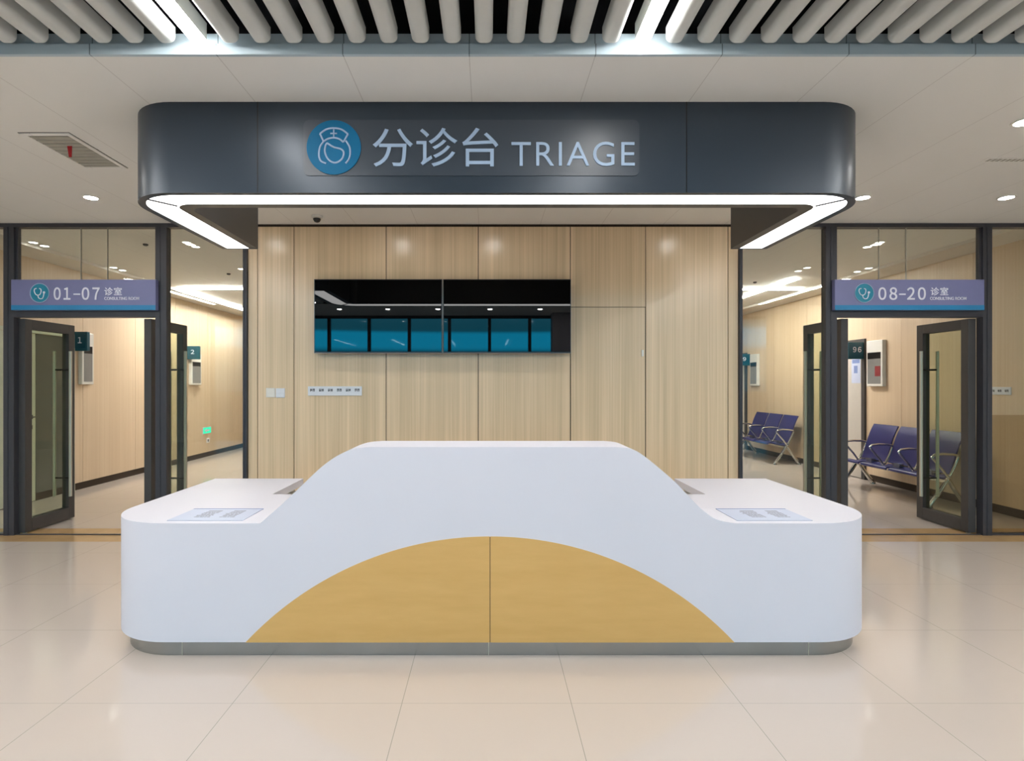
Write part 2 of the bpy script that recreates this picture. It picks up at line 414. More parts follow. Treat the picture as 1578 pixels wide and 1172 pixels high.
leaf(4, X(1492, y_), X(1504, y_), 'open framed glass door leaf at the right of the 08-20 doorway')

# ------------------------------------------------------------------ corridor doors
t = thing('door_6', 'pale door with lever handle in the left corridor wall', 'door', (CL, 7.2, 0), kind='structure')
obj('pale_leaf', B().box(CL - 0.05, CL + 0.012, 6.45, 7.34, 0.01, 2.15), M['pale_door'], t)
h = obj('handle_plate', B().box(CL + 0.012, CL + 0.022, 7.25, 7.29, 1.06, 1.11), M['black'], t)
obj('lever', B().tube([(CL + 0.02, 7.27, 1.085), (CL + 0.06, 7.27, 1.085), (CL + 0.06, 7.14, 1.082)], 0.009, 8), M['black'], h, smooth=50)
obj('keyhole', B().box(CL + 0.012, CL + 0.02, 7.255, 7.285, 0.93, 0.98), M['black'], t)
obj('dark_leaf', B().box(CL - 0.05, CL + 0.008, 7.35, 7.95, 0.10, 2.15), M['dark_door'], t)
fb = B(); fb.box(CL - 0.05, CL + 0.03, 7.955, 8.02, 0, 2.2); fb.box(CL - 0.05, CL + 0.03, 6.4, 7.955, 2.155, 2.2)
obj('door_frame', fb, M['pale_door'], t)
t = thing('door_7', 'white door with posted notice in the right corridor wall', 'door', (CR, 9.5, 0), kind='structure')
obj('leaf', B().box(CR - 0.012, CR + 0.05, 9.07, 9.95, 0.01, 2.15), M['warm_door'], t)
fb = B(); fb.box(CR - 0.03, CR + 0.05, 8.98, 9.06, 0, 2.22); fb.box(CR - 0.03, CR + 0.05, 9.96, 10.04, 0, 2.22); fb.box(CR - 0.03, CR + 0.05, 9.06, 9.96, 2.16, 2.22)
obj('door_frame', fb, M['leaf'], t)
t = thing('door_8', 'white door beyond the far chairs in the right corridor wall', 'door', (CR, 13.7, 0), kind='structure')
obj('leaf', B().box(CR - 0.012, CR + 0.05, 13.2, 14.1, 0.01, 2.15), M['pale'], t)
fb = B(); fb.box(CR - 0.03, CR + 0.05, 13.1, 13.19, 0, 2.22); fb.box(CR - 0.03, CR + 0.05, 14.11, 14.2, 0, 2.22); fb.box(CR - 0.03, CR + 0.05, 13.19, 14.11, 2.16, 2.22)
obj('door_frame', fb, M['leaf'], t)
nt_ = tag(obj('door_notice', B().box(CR - 0.016, CR - 0.0125, 9.10, 9.32, 1.52, 1.92), M['paper']), 'pale blue notice on the white corridor door under the 96 sign', 'notice')
nb = B(); nb.box(CR - 0.0175, CR - 0.016, 9.12, 9.30, 1.84, 1.90); nb.box(CR - 0.0175, CR - 0.016, 9.17, 9.26, 1.68, 1.80)
obj('printed_text', nb, M['ink2'], nt_)
recenter(nt_)
for ch in nt_.children: ch.data.transform(Matrix.Translation(-nt_.location))

# ------------------------------------------------------------------ street side behind the camera (seen in the screens)
nb_ = 14; pitch = 1.14; x = XL; k = 0
xs = [i * pitch - 7.98 for i in range(15)]
for i in range(14):
    t = thing('window_%d' % (7 + i), 'tall street window with dark frame behind the camera', 'window', (xs[i] + pitch / 2, YB, 0), group='street windows', kind='structure')
    f_ = B(); f_.box(xs[i], xs[i] + 0.09, YB - 0.09, YB, 0, 3.45); f_.box(xs[i] + 0.09, xs[i] + pitch, YB - 0.09, YB, 3.37, 3.45); f_.box(xs[i] + 0.09, xs[i] + pitch, YB - 0.09, YB, 0, 0.12)
    obj('window_frame', f_, M['frame'], t)
    obj('pane', B().box(xs[i] + 0.09, xs[i] + pitch, YB - 0.05, YB - 0.04, 0.12, 3.37), M['glass_out'], t)
struct(obj('pillar', B().box(1.75, 2.75, YB + 0.25, YB + 0.7, 0, 4.2), M['grey_wall']), 'grey pillar by the street windows')
struct(obj('ground_outside', B().add([(-80, -120, -0.15), (80, -120, -0.15), (80, YB - 0.1, -0.15), (-80, YB - 0.1, -0.15)], [(0, 1, 2, 3)]), M['ground']), 'paved forecourt outside')

# ================================================================== CEILING SLATS AND LINE LIGHTS
SP = 0.1525; SX0 = -0.019
def slat_profile():
    w, h, r = 0.084, 0.075, 0.030
    out = [(-w/2, h), (-w/2, r)]
    for k in range(1, 7): a = PI + (PI/2)*k/6; out.append((-w/2 + r + r*math.cos(a), r + r*math.sin(a)))
    for k in range(0, 7): a = -PI/2 + (PI/2)*k/6; out.append((w/2 - r + r*math.cos(a), r + r*math.sin(a)))
    out.append((w/2, h))
    return out
YS0, YS1 = -0.38, 2.745
lights_k = [-9, 5]
proto = None
for k in range(-36, 37):
    if k in lights_k or abs(k) == 23: continue
    x = SX0 + SP * k
    if proto is None:
        b = B(); b.prism([(p[0], p[1]) for p in slat_profile()], 'y', YS0, YS1)
        proto = obj('ceiling_baffle', b, M['slat'], smooth=40); s = proto
        s.location = (x, 0, 3.14)
    else:
        s = proto.copy(); C.objects.link(s); s.location = (x, 0, 3.14)
    if k < -23: lab = 'grey ceiling baffle, %s to the left of the added line light beyond the left edge' % ORD[-23 - k - 1]
    elif k > 23: lab = 'grey ceiling baffle, %s to the right of the added line light beyond the right edge' % ORD[k - 23 - 1]
    elif k < -9: lab = 'grey rounded ceiling baffle, %s to the left of the left line light' % ORD[-9 - k - 1]
    elif k < -2: lab = 'grey rounded ceiling baffle, %s to the right of the left line light' % ORD[k + 9 - 1]
    elif k < 5: lab = 'grey rounded ceiling baffle, %s to the left of the right line light' % ORD[5 - k - 1]
    else: lab = 'grey rounded ceiling baffle, %s to the right of the right line light' % ORD[k - 5 - 1]
    tag(s, lab, 'ceiling baffle', 'grey ceiling baffles')
for k, lab in ((-9, 'bright white line light between the slats, on the left'), (5, 'bright white line light between the slats, on the right'), (-23, 'added fill line light among the slats beyond the left edge'), (23, 'added fill line light among the slats beyond the right edge'),
   (-37, 'second added fill line light beyond the left edge'), (37, 'second added fill line light beyond the right edge')):  # outer four are added out of view to brighten the hall
    x = SX0 + SP * k
    t = thing('ceiling_line_light', lab, 'ceiling light', (x, 1.2, 3.15), 'line lights in the slatted ceiling')
    obj('housing', B().box(x - 0.035, x + 0.035, YS0, YS1 + 0.01, 3.16, 3.24), M['slat'], t)
    obj('diffuser', B().box(x - 0.032, x + 0.032, YS0, YS1 + 0.005, 3.145, 3.16), M['glow_line'] if k in lights_k else M['glow_line_fill'], t)
    for yh in (YS0 + 0.3, 1.2, YS1 - 0.4): obj('hanger', B().box(x - 0.006, x + 0.006, yh, yh + 0.012, 3.24, 4.2), M['plenum'], t)

# ================================================================== HALL DOWNLIGHTS, VENT, CAMERA
YD = 4.89
downs = [(-3.40, YD, 'white recessed downlight left of the canopy'), (-2.41, YD, 'recessed downlight over the left end of the oak wall'),
         (-0.97, YD, 'recessed downlight above the left screen'), (0.06, YD, 'recessed downlight above the right screen'),
         (2.05, YD, 'recessed downlight over the right end of the oak wall'), (3.21, YD, 'white recessed downlight touching the right end of the canopy in view'),
         (4.44, YD, 'white recessed downlight right of the canopy, over the 08-20 door'), (3.27, 3.48, 'white recessed downlight nearest the camera at the right edge'),
         (-3.4, 3.48, 'white recessed downlight near the camera beyond the left edge')]
def downlight(cx, cy, cz, label, r, mat, group, name='downlight'):
    t = thing(name, label, 'downlight', (cx, cy, cz), group)
    seg = 24; b = B()
    b.lathe([(r * 1.28, -0.006), (r * 1.28, 0.0), (r, 0.0), (r, -0.006)], (cx, cy, cz), seg)
    b.f = b.f[:-2]
    n = seg
    b.f += [(k, (k+1) % n, 3*n + (k+1) % n, 3*n + k) for k in range(n)]
    obj('trim_ring', b, M['pale'], t, smooth=40)
    obj('lens', B().lathe([(r * 0.98, -0.004), (r * 0.98, 0.0)], (cx, cy, cz), seg), mat, t)
    return t
for (a, b_, lab) in downs: downlight(a, b_, HC, lab, 0.052, M['glow_down'], 'recessed downlights in the hall ceiling')

for i, xf in enumerate((-3.85, -2.6, -1.3, 0.05, 1.35, 2.6, 3.85)):
    downlight(xf, -3.6, 3.45, '%s recessed downlight from the left by the street windows' % ORD[i], 0.06, M['glow_front'], 'downlights by the street windows')
# ceiling vent
t = thing('ceiling_vent', 'grey ceiling vent with a red tape flag left of the canopy', 'vent', (-2.825, 3.925, HC))
vx0, vx1, vy0, vy1 = -2.985, -2.665, 3.63, 4.22
fb = B()
for q in ((vx0, vx0 + 0.03, vy0, vy1), (vx1 - 0.03, vx1, vy0, vy1), (vx0 + 0.03, vx1 - 0.03, vy0, vy0 + 0.03), (vx0 + 0.03, vx1 - 0.03, vy1 - 0.03, vy1)): fb.box(q[0], q[1], q[2], q[3], HC - 0.008, HC)
obj('frame', fb, M['ceiling'], t, bevel=0.002)
obj('shadow_gap', B().box(vx0 - 0.004, vx1 + 0.004, vy0 - 0.004, vy1 + 0.004, HC - 0.0015, HC), M['groove'], t)
gb = B().box(vx0 + 0.03, vx1 - 0.03, vy0 + 0.03, vy1 - 0.03, HC - 0.003, HC - 0.0015)
yy = vy0 + 0.05
while yy < vy1 - 0.04: gb.box(vx0 + 0.03, vx1 - 0.03, yy, yy + 0.006, HC - 0.007, HC - 0.003); yy += 0.055
obj('grille', gb, M['grille'], t)
obj('tape_flag', B().prism([(-2.820, HC - 0.004), (-2.788, HC - 0.004), (-2.790, HC - 0.078), (-2.808, HC - 0.078)], 'y', 3.826, 3.829), M['red'], t)['label'] = 'red tape strip'
# faint vent at the right
t = thing('ceiling_vent', 'faint flush slotted vent in the ceiling at the right edge', 'vent', (3.715, 4.07, HC))
gb = B().box(3.53, 3.90, 4.03, 4.11, HC - 0.003, HC)
obj('frame', gb, M['ceiling'], t)
for i in range(9): obj('slot', B().box(3.56 + i * 0.035, 3.58 + i * 0.035, 4.05, 4.09, HC - 0.0045, HC - 0.003), M['grille'], t)
# dome camera
cxm, cym = X(488.5, 5.42), 5.42
t = thing('dome_camera', 'small black dome camera under the ceiling before the oak wall', 'security camera', (cxm, cym, HC))
obj('mount', B().lathe([(0.052, 0), (0.052, -0.022), (0.046, -0.028)], (cxm, cym, HC), 24), M['pale'], t, smooth=40)
obj('dome', B().lathe([(0.036, -0.026), (0.034, -0.042), (0.026, -0.056), (0.012, -0.064)], (cxm, cym, HC), 24), M['black'], t, smooth=60)

# ================================================================== CANOPY
CY0, CY1 = 3.236, 4.57; CXL, CXR = -2.13, 2.233; CZ = 2.585
def upath(off, r_out=0.33):
    """U-shaped offset outline: left back end -> front -> right back end"""
    r = max(r_out - off, 0.09)
    x0, x1, y0 = CXL + off, CXR - off, CY0 + off
    p = [(x0, CY1)]
    for k in range(13): a = PI + (PI/2)*k/12; p.append((x0 + r + r*math.cos(a), y0 + r + r*math.sin(a)))
    for k in range(13): a = -PI/2 + (PI/2)*k/12; p.append((x1 - r + r*math.cos(a), y0 + r + r*math.sin(a)))
    p.append((x1, CY1))
    return p
def uband(o0, o1, z0, z1):
    a, b_ = upath(o0), upath(o1); n = len(a); B_ = B()
    vs = [(p[0], p[1], z0) for p in a] + [(p[0], p[1], z0) for p in b_] + [(p[0], p[1], z1) for p in a] + [(p[0], p[1], z1) for p in b_]
    fs = []
    for i in range(n - 1):
        fs += [(i, i+1, n+i+1, n+i), (2*n+i, 3*n+i, 3*n+i+1, 2*n+i+1), (i, 2*n+i, 2*n+i+1, i+1), (n+i, n+i+1, 3*n+i+1, 3*n+i)]
    fs += [(0, n, 3*n, 2*n), (n-1, 3*n-1, 4*n-1, 2*n-1)]
    return B_.add(vs, fs)
can = thing('canopy', 'dark slate U-shaped canopy with rounded corners hanging over the desk', 'canopy', (0.05, 3.9, HC))
obj('outer_fascia', uband(0.0, 0.042, CZ, HC), M['canopy'], can, smooth=30)
obj('inner_fascia', uband(0.218, 0.285, CZ + 0.003, HC), M['canopy_in'], can, smooth=30)
obj('top_board', uband(0.042, 0.218, CZ + 0.05, CZ + 0.08), M['canopy_in'], can)
for xa, xb in ((CXL, CXL + 0.285), (CXR - 0.285, CXR)): obj('end_cap', B().box(xa, xb, CY1, CY1 + 0.012, CZ, HC), M['canopy'], can)
ls = obj('light_strip', uband(0.043, 0.217, CZ + 0.004, CZ + 0.02), M['glow_canopy'], can)
for sx, xo in ((1, CXL), (-1, CXR)):
    p0 = Vector((xo + sx*0.10, CY0 + 0.09, 0)); p1 = Vector((xo + sx*0.235, CY0 + 0.25, 0))
    dv = (p1 - p0).normalized(); nv = Vector((-dv.y, dv.x, 0)) * 0.012
    q = [p0 + nv, p1 + nv, p1 - nv, p0 - nv]
    obj('strip_joint', B().prism([(v.x, v.y) for v in q], 'z', CZ + 0.001, CZ + 0.008), M['frame'], ls)
for p_ in (397, 1058):
    xx = X(p_, CY0); obj('panel_joint', B().box(xx - 0.003, xx + 0.003, CY0 - 0.0012, CY0 + 0.002, CZ, HC), M['black'], can)

# sign on the canopy
def sx_(p): return X(p, CY0)
def sz_(p): return Zh(p, CY0)
YP = CY0 - 0.005
t = thing('triage_sign', 'dark sign plate with teal nurse symbol and lettering on the canopy front', 'sign', (sx_(726), YP, sz_(271)))
obj('backplate', B().prism(rrect(sx_(468), sx_(985), sz_(271), sz_(185), 0.035), 'y', YP, CY0 - 0.001), M['plate'], t)
disc = obj('symbol_disc', B().lathe([(0.1535, -0.006), (0.1535, 0.0)], (sx_(515), YP, sz_(228)), 48, 'y'), M['teal'], t, smooth=40)
def zi(u, v): return (sx_(460 + u / 4.931), sz_(170 + v / 4.931))
nb = B(); r_ = 0.0052; ys = YP - 0.007
stroke(nb, [zi(168,185), zi(215,152), zi(270,142), zi(330,152), zi(380,187)], ys, r_)
stroke(nb, [zi(380,187), zi(345,248)], ys, r_); stroke(nb, [zi(168,185), zi(195,243)], ys, r_)
stroke(nb, [zi(195,243), zi(230,222), zi(275,215), zi(315,225), zi(345,248)], ys, r_)
stroke(nb, [zi(272,152), zi(272,212)], ys, r_*0.8); stroke(nb, [zi(247,182), zi(297,182)], ys, r_*0.8)
face = catmull([zi(222,255), zi(270,285), zi(325,300), zi(347,325), zi(337,370), zi(300,400), zi(262,400), zi(225,370), zi(205,320), zi(210,275), zi(222,255)], 6)
stroke(nb, face, ys, r_, 1)
stroke(nb, [zi(195,243), zi(168,285), zi(160,345), zi(175,390), zi(215,408)], ys, r_)
stroke(nb, [zi(365,238), zi(392,285), zi(396,340), zi(385,380), zi(362,408)], ys, r_)
obj('nurse_outline', nb, M['letter'], disc, smooth=50)
zx0, zx1 = sx_(575), sx_(768)
obj('chinese_lettering', text_mesh('分诊台', zx0, zx1, sz_(257.5), sz_(198), YP - 0.006, 0.006, bold=0.002, spacing=1.0), M['letter'], t)
obj('english_lettering', text_mesh('TRIAGE', sx_(788), sx_(977.5), sz_(256.5), sz_(219.5), YP - 0.006, 0.006, bold=-0.004, spacing=1.1), M['letter'], t)

# ================================================================== SCREENS AND WALL PLATES
YT = YG - 0.10
for (a, b_, lab) in ((484, 681.6, 'left of the two glossy black wall screens'), (682.6, 880, 'right of the two glossy black wall screens')):
    x0, x1 = X(a, YT), X(b_, YT); z0, z1 = Zh(544, YT), Zh(430, YT)
    t = thing('mounted_tv', lab, 'television', ((x0 + x1) / 2, YG, z0), 'wall screens over the desk')
    obj('casing', B().box(x0, x1, YT, YT + 0.055, z0, z1), M['black'], t, bevel=0.003)
    obj('display', B().box(x0 + 0.008, x1 - 0.008, YT - 0.0012, YT + 0.004, z0 + 0.016, z1 - 0.008), M['screen'], t)
    eb = B(); eb.box(x0, x1, YT - 0.003, YT, z0, z0 + 0.005)
    eb.box(x0, x0 + 0.004, YT - 0.003, YT, z0, z1) ; eb.box(x1 - 0.004, x1, YT - 0.003, YT, z0, z1)
    obj('edge_trim', eb, M['grey_screen'], t)
    xm = (x0 + x1) / 2
    obj('wall_bracket', B().box(xm - 0.2, xm + 0.2, YT + 0.055, YG - 0.021, z0 + 0.15, z1 - 0.15), M['black'], t)
def on_wall(p, y=YG): return X(p, y)
# switch plates
x0, x1 = X(410.3, YG), X(424.3, YG); z0, z1 = Zh(612, YG), Zh(597.5, YG)
t = thing('switch_plate', 'left blank white square plate on the oak wall', 'wall switch', ((x0 + x1)/2, YG, z0), 'square plates on the oak wall')
obj('plate', B().box(x0, x1, YG - 0.009, YG, z0, z1), M['pale'], t, bevel=0.003)
obj('cover', B().box(x0 + 0.008, x1 - 0.008, YG - 0.0115, YG - 0.008, z0 + 0.008, z1 - 0.008), M['pale'], t, bevel=0.002)
x0, x1 = X(425.2, YG), X(439.3, YG); z0, z1 = Zh(612.5, YG), Zh(598, YG); zm = (z0 + z1)/2
t = thing('switch_plate', 'right white square plate, split into two rockers, on the oak wall', 'wall switch', ((x0 + x1)/2, YG, z0), 'square plates on the oak wall')
obj('plate', B().box(x0, x1, YG - 0.009, YG, z0, z1), M['plate_white'], t, bevel=0.003)
obj('rocker', B().box(x0 + 0.006, x1 - 0.006, YG - 0.012, YG - 0.008, zm + 0.003, z1 - 0.006), M['plate_white'], t, bevel=0.002)
obj('rocker', B().box(x0 + 0.006, x1 - 0.006, YG - 0.012, YG - 0.008, z0 + 0.006, zm - 0.003), M['plate_white'], t, bevel=0.002)
def socket_cluster(cx, cz, seed):
    """five small pin holes set in a dark recessed face"""
    rn = random.Random(seed); b = []
    for dx in (-0.013, 0.013):
        b.append((cx + dx - 0.009, cx + dx - 0.003, cz - 0.014, cz + 0.014))
        b.append((cx + dx + 0.003, cx + dx + 0.009, cz - 0.014 + rn.random() * 0.006, cz + 0.014))
        zz = cz + rn.choice((-0.01, -0.002, 0.006)); b.append((cx + dx - 0.010, cx + dx + 0.010, zz, zz + 0.006))
    return b
x0, x1 = X(474.8, YG), X(558, YG); z0, z1 = Zh(609.3, YG), Zh(595, YG)
t = thing('socket_strip', 'long white strip of six sockets on the oak wall', 'socket panel', ((x0 + x1)/2, YG, z0))
obj('plate', B().box(x0, x1, YG - 0.010, YG, z0, z1), M['plate_white'], t, bevel=0.003)
for i in range(6):
    cx = X(482 + i * 13.75, YG); cz = Zh(600.8, YG); b = B()
    for q in socket_cluster(cx, cz, i): b.box(q[0], q[1], YG - 0.0115, YG - 0.0095, q[2], q[3])
    obj('socket', b, M['black'], t)
# three sockets on the right corridor wall
ya, yb = 6.49, 6.77; zc = 1.425
t = thing('socket_strip', 'short white strip of three sockets on the right corridor wall', 'socket panel', (CR, (ya + yb)/2, zc))
obj('plate', B().box(CR - 0.010, CR, ya, yb, zc - 0.045, zc + 0.045), M['plate_white'], t, bevel=0.003)
for i in range(3):
    cy = ya + 0.05 + i * 0.09; b = B()
    for q in socket_cluster(cy, zc, 20 + i): b.box(CR - 0.0115, CR - 0.0095, q[0], q[1], q[2], q[3])
    obj('socket', b, M['black'], t)

# ================================================================== ROOM SIGNS OVER THE DOORS
def room_sign(pl_, pr_, word, label, discx, num, zh, en, seam):
    y1 = YF0 - 0.002; y0 = y1 - 0.05
    x0, x1 = X(pl_, y0), X(pr_, y0); z0, z1 = Zh(477.5, y0), Zh(430.5, y0)
    t = thing('room_sign', label, 'sign', ((x0 + x1)/2, y1, z0), 'lilac room signs over the glass doors')
    obj('panel', B().box(x0, x1, y0, y1, z0, z1), M['sign'], t, bevel=0.003)
    obj('blue_band', B().box(x0 + 0.002, x1 - 0.002, y0 - 0.002, y0, z0, z0 + 0.048), M['sign_band'], t)
    cx, cz = X(discx, y0), Zh(451.3, y0); R = 14.6 * y0 / F
    disc = obj('symbol_disc', B().lathe([(R, -0.003), (R, 0.0)], (cx, y0, cz), 40, 'y'), M['sign_disc'], t, smooth=40)
    rb = B(); rb.tube([(cx + R*math.cos(2*PI*k/40), y0 - 0.004, cz + R*math.sin(2*PI*k/40)) for k in range(40)], 0.0035, 8, closed=True)
    obj('ring', rb, M['letter'], disc, smooth=50)
    u = R / 88.0
    def q(a, c): return (cx + (a - 315) * u, cz - (c - 187) * u)
    sb = B(); r = 0.0045; ys = y0 - 0.004
    stroke(sb, [q(287,145), q(270,150), q(266,172), q(280,200), q(300,207), q(320,198), q(329,172), q(326,152), q(312,145)], ys, r)
    stroke(sb, [q(300,207), q(304,228), q(320,241), q(342,236), q(352,212), q(356,185)], ys, r)
    sb.lathe([(0.011, -0.004), (0.011, 0.0)], (q(357,182)[0], y0 - 0.003, q(357,182)[1]), 16, 'y')
    obj('stethoscope', sb, M['sign_white'], disc, smooth=50)
    wide = {ord(c): ord(c) + 0xFEE0 for c in '0123456789'}
    n_a = text_mesh(word[:2].translate(wide), X(num[0], y0), X(num[1], y0), Zh(462, y0), Zh(442.5, y0), y0 - 0.004, 0.004, bold=0.016, spacing=0.62)
    n_b = text_mesh(word[3:].translate(wide), X(num[4], y0), X(num[5], y0), Zh(462, y0), Zh(442.5, y0), y0 - 0.004, 0.004, bold=0.016, spacing=0.62)
    n_a.add(n_b.v, n_b.f)
    n_a.box(X(num[2], y0), X(num[3], y0), y0 - 0.004, y0, Zh(454.3, y0), Zh(452.2, y0))
    obj('room_numbers', n_a, M['sign_white'], t)
    obj('chinese_lettering', text_mesh('诊室', X(zh[0], y0), X(zh[1], y0), Zh(455, y0), Zh(442.5, y0), y0 - 0.003, 0.003, bold=0.01, spacing=1.15), M['sign_white'], t)
    obj('english_lettering', text_mesh('CONSULTING ROOM', X(en[0], y0), X(en[1], y0), Zh(462, y0), Zh(457.3, y0), y0 - 0.003, 0.003, bold=0.01), M['sign_white'], t)
room_sign(17, 240, '01-07', 'lilac sign reading 01-07 above the left glass door', 61.5, (83.1, 108.6, 113.5, 123.7, 126.3, 153.8), (161, 188), (161, 214.5), 0)
room_sign(1286.5, 1517, '08-20', 'lilac sign reading 08-20 above the right glass door', 1331.5, (1353.4, 1382.3, 1385.4, 1395.4, 1397.5, 1426.3), (1434, 1461), (1433, 1489), 0)

# ================================================================== RECEPTION DESK
DY0, DY1 = 3.12, 4.607; DXL, DXR = -2.20, 2.24; DR = 0.43
ZB, ZL, ZT = 0.092, 0.741, 1.158
def desk_outline(off=0.0, yb=DY1):
    r = DR - off; x0, x1, y0 = DXL + off, DXR - off, DY0 + off; p = []
    p.append((x0, yb))
    for k in range(17): a = PI + (PI/2)*k/16; p.append((x0 + r + r*math.cos(a), y0 + r + r*math.sin(a)))
    for k in range(17): a = -PI/2 + (PI/2)*k/16; p.append((x1 - r + r*math.cos(a), y0 + r + r*math.sin(a)))
    p.append((x1, yb))
    return p
def u_shape(off, inner, yi, yb=DY1):
    return desk_outline(off, yb) + [(inner[1], yb), (inner[1], yi), (inner[0], yi), (inner[0], yb)]
prof_l = catmull([(-1.245, ZL), (-1.106, 0.863), (-1.007, 0.958), (-0.906, 1.052), (-0.815, 1.115), (-0.73, 1.148), (-0.645, ZT)], 6)
prof_r = catmull([(0.70, ZT), (0.785, 1.147), (0.862, 1.102), (1.005, 0.983), (1.077, 0.910), (1.163, 0.822), (1.248, 0.763), (1.357, ZL)], 6)
prof = prof_l + prof_r
desk = thing('reception_desk', 'white curved reception desk with gold arch panel and steel plinth', 'reception desk', (0.02, 3.8, 0))
A = obj('tmp_a', B().prism(u_shape(0, (-1.58, 1.59), 3.95), 'z', ZB, ZL), M['white'])
B2 = obj('tmp_b', B().prism(u_shape(0.12, (-1.49, 1.505), 3.86, DY1 - 0.05), 'z', 0.690, ZL), M['white'])
U = obj('tmp_c', B().prism([(-1.245, 0.5)] + prof + [(1.357, 0.5)], 'y', DY0, 3.46), M['white'])
# returns: inner lip reaches the very back edge too
B3 = B(); B3.box(-1.62, -1.49, 3.86, DY1, 0.690, ZL)
B4 = B(); B4.box(1.505, 1.63, 3.86, DY1, 0.690, ZL)
B3 = obj('tmp_d', B3, M['white']); B4 = obj('tmp_e', B4, M['white'])
for o_ in (B2, B3, B4, U):
    md = A.modifiers.new('u', 'BOOLEAN'); md.operation = 'UNION'; md.object = o_; md.solver = 'EXACT'
bpy.context.view_layer.update()
me = bpy.data.meshes.new_from_object(A.evaluated_get(bpy.context.evaluated_depsgraph_get()))
for o_ in (A, B2, B3, B4, U): bpy.data.objects.remove(o_)
bm = bmesh.new(); bm.from_mesh(me)
bmesh.ops.remove_doubles(bm, verts=bm.verts, dist=0.0005)
bmesh.ops.dissolve_limit(bm, angle_limit=math.radians(0.5), verts=bm.verts, edges=bm.edges)
bmesh.ops.transform(bm, matrix=Matrix.Translation(-desk.location), verts=bm.verts)
bm.to_mesh(me); bm.free()
me.name = 'body'; me.materials.clear(); me.materials.append(M['white'])
body = bpy.data.objects.new('body', me); C.objects.link(body); body.parent = desk
me.polygons.foreach_set('use_smooth', [True] * len(me.polygons)); me.set_sharp_from_angle(angle=math.radians(30))
# gold arch in two halves
GX = 0.011; half = 1.335; zt = 0.670; sag = zt - ZB; RR = (half*half + sag*sag) / (2*sag); zc = zt - RR
def arch(x0, x1, n=40):
    p = [(x0, ZB)] if abs(x0 - (GX - half)) > 1e-6 else []
    for k in range(n + 1):
        xx = x0 + (x1 - x0) * k / n; p.append((xx, zc + math.sqrt(max(RR*RR - (xx - GX)**2, 0))))
    if abs(x1 - (GX + half)) > 1e-6: p.append((x1, ZB))
    return p
obj('gold_panel', B().prism(arch(GX - half, GX - 0.002), 'y', DY0 - 0.003, DY0), M['gold'], desk)
obj('gold_panel', B().prism(arch(GX + 0.002, GX + half), 'y', DY0 - 0.003, DY0), M['gold'], desk)
obj('panel_joint', B().box(GX - 0.002, GX + 0.002, DY0 - 0.001, DY0, ZB, zt - 0.002), M['groove'], desk)
po = desk_outline(0.045, DY1 - 0.05); pi_ = u_shape(0.045, (-1.70, 1.72), 3.9, DY1 - 0.05)
plin = obj('plinth', B().prism(pi_, 'z', 0.0, ZB + 0.001), M['steel'], desk, smooth=30)
for p_ in (281, 753, 1246):
    xx = X(p_, DY0 + 0.045); obj('plinth_joint', B().box(xx - 0.002, xx + 0.002, DY0 + 0.0435, DY0 + 0.046, 0, ZB), M['bright_steel'], plin)
for (xa, xb, sgn) in ((-1.58, -1.515, 1), (1.53, 1.59, -1)):
    xf = xb if sgn == 1 else xa
    obj('drawer', B().box(xa, xb, 3.98, DY1 - 0.06, 0.14, 0.40), M['pale'], desk, bevel=0.004)
    dr = obj('drawer', B().box(xa, xb, 3.98, DY1 - 0.06, 0.41, 0.655), M['pale'], desk, bevel=0.004)

# notices lying on the counter
for (sg, lab) in ((-1, 'printed sheet on the left desk wing'), (1, 'printed sheet on the right desk wing')):
    cx = -1.575 if sg < 0 else 1.595; cy = 3.325
    s_ = obj('printed_sheet', B().box(cx - 0.21, cx + 0.21, cy - 0.15, cy + 0.15, ZL + 0.0005, ZL + 0.004), M['paper'])
    tag(s_, lab, 'paper sheet', 'printed sheets on the desk wings')
    rn = random.Random(3 + sg)
    for (u0, u1) in ((-0.11, -0.01), (0.04, 0.13)):
        b = B()
        b.box(cx + u0 + 0.02, cx + u1, cy + 0.075, cy + 0.095, ZL + 0.004, ZL + 0.0045)
        for r in range(7):
            yy = cy + 0.05 - r * 0.021; a = u0 + rn.random() * 0.02
            while a < u1 - 0.01:
                w = 0.008 + rn.random() * 0.02
                b.box(cx + a, cx + min(a + w, u1), yy, yy + 0.012, ZL + 0.004, ZL + 0.0045); a += w + 0.004
        obj('printed_text', b, M['ink'], s_)
    hd = obj('header_line', B().box(cx - 0.21, cx + 0.21, cy + 0.138, cy + 0.15, ZL + 0.004, ZL + 0.0046), M['ink2'], s_)
    recenter(s_)
    for ch in s_.children: ch.data.transform(Matrix.Translation(-s_.location))

# ================================================================== WAITING BENCHES
def seat_profile():
    return catmull([(-0.70, 0.375), (-0.68, 0.405), (-0.60, 0.405), (-0.47, 0.375), (-0.36, 0.362), (-0.30, 0.385)], 6)
def back_profile():
    return catmull([(-0.295, 0.395), (-0.27, 0.45), (-0.235, 0.56), (-0.20, 0.68), (-0.155, 0.80), (-0.105, 0.90)], 6)
def sheet(pf, th, y0, y1):
    up = [(p[0], p[1]) for p in pf]; n = []
    for i in range(len(pf)):
        a = Vector(pf[max(i-1, 0)]); c = Vector(pf[min(i+1, len(pf)-1)]); d_ = (c - a).normalized(); n.append((-d_.y, d_.x))
    lo = [(p[0] - k[0]*th*-1, p[1] - k[1]*th) for p, k in zip(pf, n)]
    lo = [(p[0] - k[0]*th, p[1] - k[1]*th) for p, k in zip(pf, n)]
    return B().prism(up + lo[::-1], 'y', y0, y1)
PITCH = 0.565
